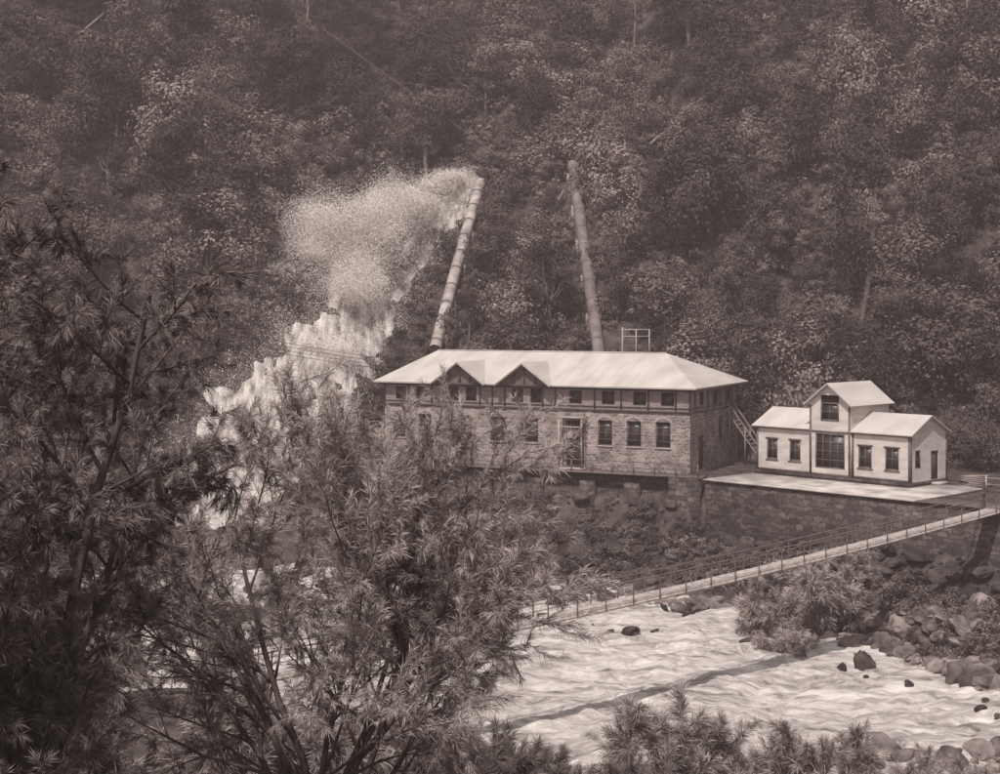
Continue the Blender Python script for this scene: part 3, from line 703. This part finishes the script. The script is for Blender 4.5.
HR=empty('handrail_frame',(14.0,171.5,float(H(14,171.5))+.4),0)
boxes('rails',HR,[(-.07,.07,-.06,.06,-1.5,4.2),(3.0,3.14,-.06,.06,-1.5,4.0),(1.5,1.62,-.05,.05,-1.5,4.0),(.07,3.0,-.04,.04,3.86,4.0),(.07,3.0,-.04,.04,3.1,3.22)],M_paltrim)

# ---------------------------------------------------------------- foreground trees
def place(name,me,x,y,rz=0,s=1,dz=0):
    o=obj(name,me); o.location=(x,y,float(H(x,y))-.2+dz); o.rotation_euler=(0,0,rz); o.scale=(s,s,s); return o
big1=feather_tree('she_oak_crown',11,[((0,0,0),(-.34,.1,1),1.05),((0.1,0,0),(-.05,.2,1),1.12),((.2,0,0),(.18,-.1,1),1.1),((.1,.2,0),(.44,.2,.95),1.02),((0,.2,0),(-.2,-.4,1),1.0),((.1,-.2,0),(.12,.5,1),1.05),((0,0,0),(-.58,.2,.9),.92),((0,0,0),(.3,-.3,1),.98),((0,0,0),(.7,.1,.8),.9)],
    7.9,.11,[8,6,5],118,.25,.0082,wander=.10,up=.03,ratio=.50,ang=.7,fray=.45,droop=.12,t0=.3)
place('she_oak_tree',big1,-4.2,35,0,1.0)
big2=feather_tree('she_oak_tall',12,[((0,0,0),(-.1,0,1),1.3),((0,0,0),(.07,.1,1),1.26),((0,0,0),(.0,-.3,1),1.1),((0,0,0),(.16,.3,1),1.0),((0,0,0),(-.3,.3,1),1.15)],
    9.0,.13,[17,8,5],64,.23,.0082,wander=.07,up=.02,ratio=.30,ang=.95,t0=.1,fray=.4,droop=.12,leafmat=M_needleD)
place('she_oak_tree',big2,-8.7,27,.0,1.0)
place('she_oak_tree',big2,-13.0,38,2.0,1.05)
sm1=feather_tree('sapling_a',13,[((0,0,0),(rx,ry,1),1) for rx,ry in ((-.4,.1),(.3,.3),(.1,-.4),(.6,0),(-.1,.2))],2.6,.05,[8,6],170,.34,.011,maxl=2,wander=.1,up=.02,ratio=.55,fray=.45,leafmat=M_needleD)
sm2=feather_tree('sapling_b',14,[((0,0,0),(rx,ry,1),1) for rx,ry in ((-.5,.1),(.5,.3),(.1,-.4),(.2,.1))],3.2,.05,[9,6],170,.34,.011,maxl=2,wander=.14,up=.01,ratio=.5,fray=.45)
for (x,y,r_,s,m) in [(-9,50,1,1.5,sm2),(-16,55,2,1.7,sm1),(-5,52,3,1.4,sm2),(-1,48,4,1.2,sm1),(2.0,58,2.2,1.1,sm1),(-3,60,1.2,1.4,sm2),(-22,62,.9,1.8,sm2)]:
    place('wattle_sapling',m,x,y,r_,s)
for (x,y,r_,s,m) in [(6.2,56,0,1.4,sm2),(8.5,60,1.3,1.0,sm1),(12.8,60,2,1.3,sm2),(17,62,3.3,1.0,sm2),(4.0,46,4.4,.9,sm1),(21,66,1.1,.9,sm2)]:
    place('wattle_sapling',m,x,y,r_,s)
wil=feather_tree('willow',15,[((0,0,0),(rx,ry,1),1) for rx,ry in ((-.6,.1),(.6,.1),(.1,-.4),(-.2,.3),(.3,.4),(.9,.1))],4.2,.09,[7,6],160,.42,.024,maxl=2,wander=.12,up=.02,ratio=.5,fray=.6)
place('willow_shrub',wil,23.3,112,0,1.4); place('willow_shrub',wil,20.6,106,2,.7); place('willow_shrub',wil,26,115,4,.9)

# ---------------------------------------------------------------- humid air in the gorge (thin, even)
hz=boxes('valley_haze',None,[(-150,150,-25,300,-12,125)],M_ground)
m=bpy.data.materials.new('humid_air'); m.use_nodes=True; nt=m.node_tree; nt.nodes.clear()
o_=nt.nodes.new('ShaderNodeOutputMaterial'); vs=nt.nodes.new('ShaderNodeVolumeScatter'); vs.inputs['Color'].default_value=(1,.78,.77,1); vs.inputs['Density'].default_value=.00062
nt.links.new(vs.outputs[0],o_.inputs['Volume']); hz.data.materials[0]=m

# ---------------------------------------------------------------- light, camera
w=bpy.data.worlds.new('World'); scene.world=w; w.use_nodes=True; nt=w.node_tree; N=nt.nodes; L=nt.links
ELV=56; AZ=203
sk=N.new('ShaderNodeTexSky'); sk.sky_type='NISHITA'; sk.sun_disc=False; sk.sun_elevation=math.radians(ELV); sk.sun_rotation=math.radians(AZ)
hs=N.new('ShaderNodeHueSaturation'); hs.inputs['Saturation'].default_value=.05; L.new(sk.outputs[0],hs.inputs['Color'])
L.new(hs.outputs[0],N['Background'].inputs[0]); N['Background'].inputs[1].default_value=.13
sun=bpy.data.lights.new('sun','SUN'); sun.energy=4.3; sun.angle=math.radians(1.0); sun.color=(1,.94,.89)
so=link(bpy.data.objects.new('sun',sun))
el=math.radians(ELV); az=math.radians(AZ)
dv=Vector((S(az)*C(el),C(az)*C(el),S(el))); so.rotation_euler=(-dv).to_track_quat('-Z','Y').to_euler()
so.location=(0,0,100)
cam=bpy.data.cameras.new('camera'); cam.lens=54; cam.sensor_width=36; cam.shift_y=-.077; cam.clip_end=3000
co=link(bpy.data.objects.new('camera',cam)); co.location=(0,0,15.3); co.rotation_euler=(math.radians(90),0,0)
scene.camera=co
scene.view_settings.view_transform='Standard'; scene.view_settings.look='None'; scene.view_settings.exposure=0
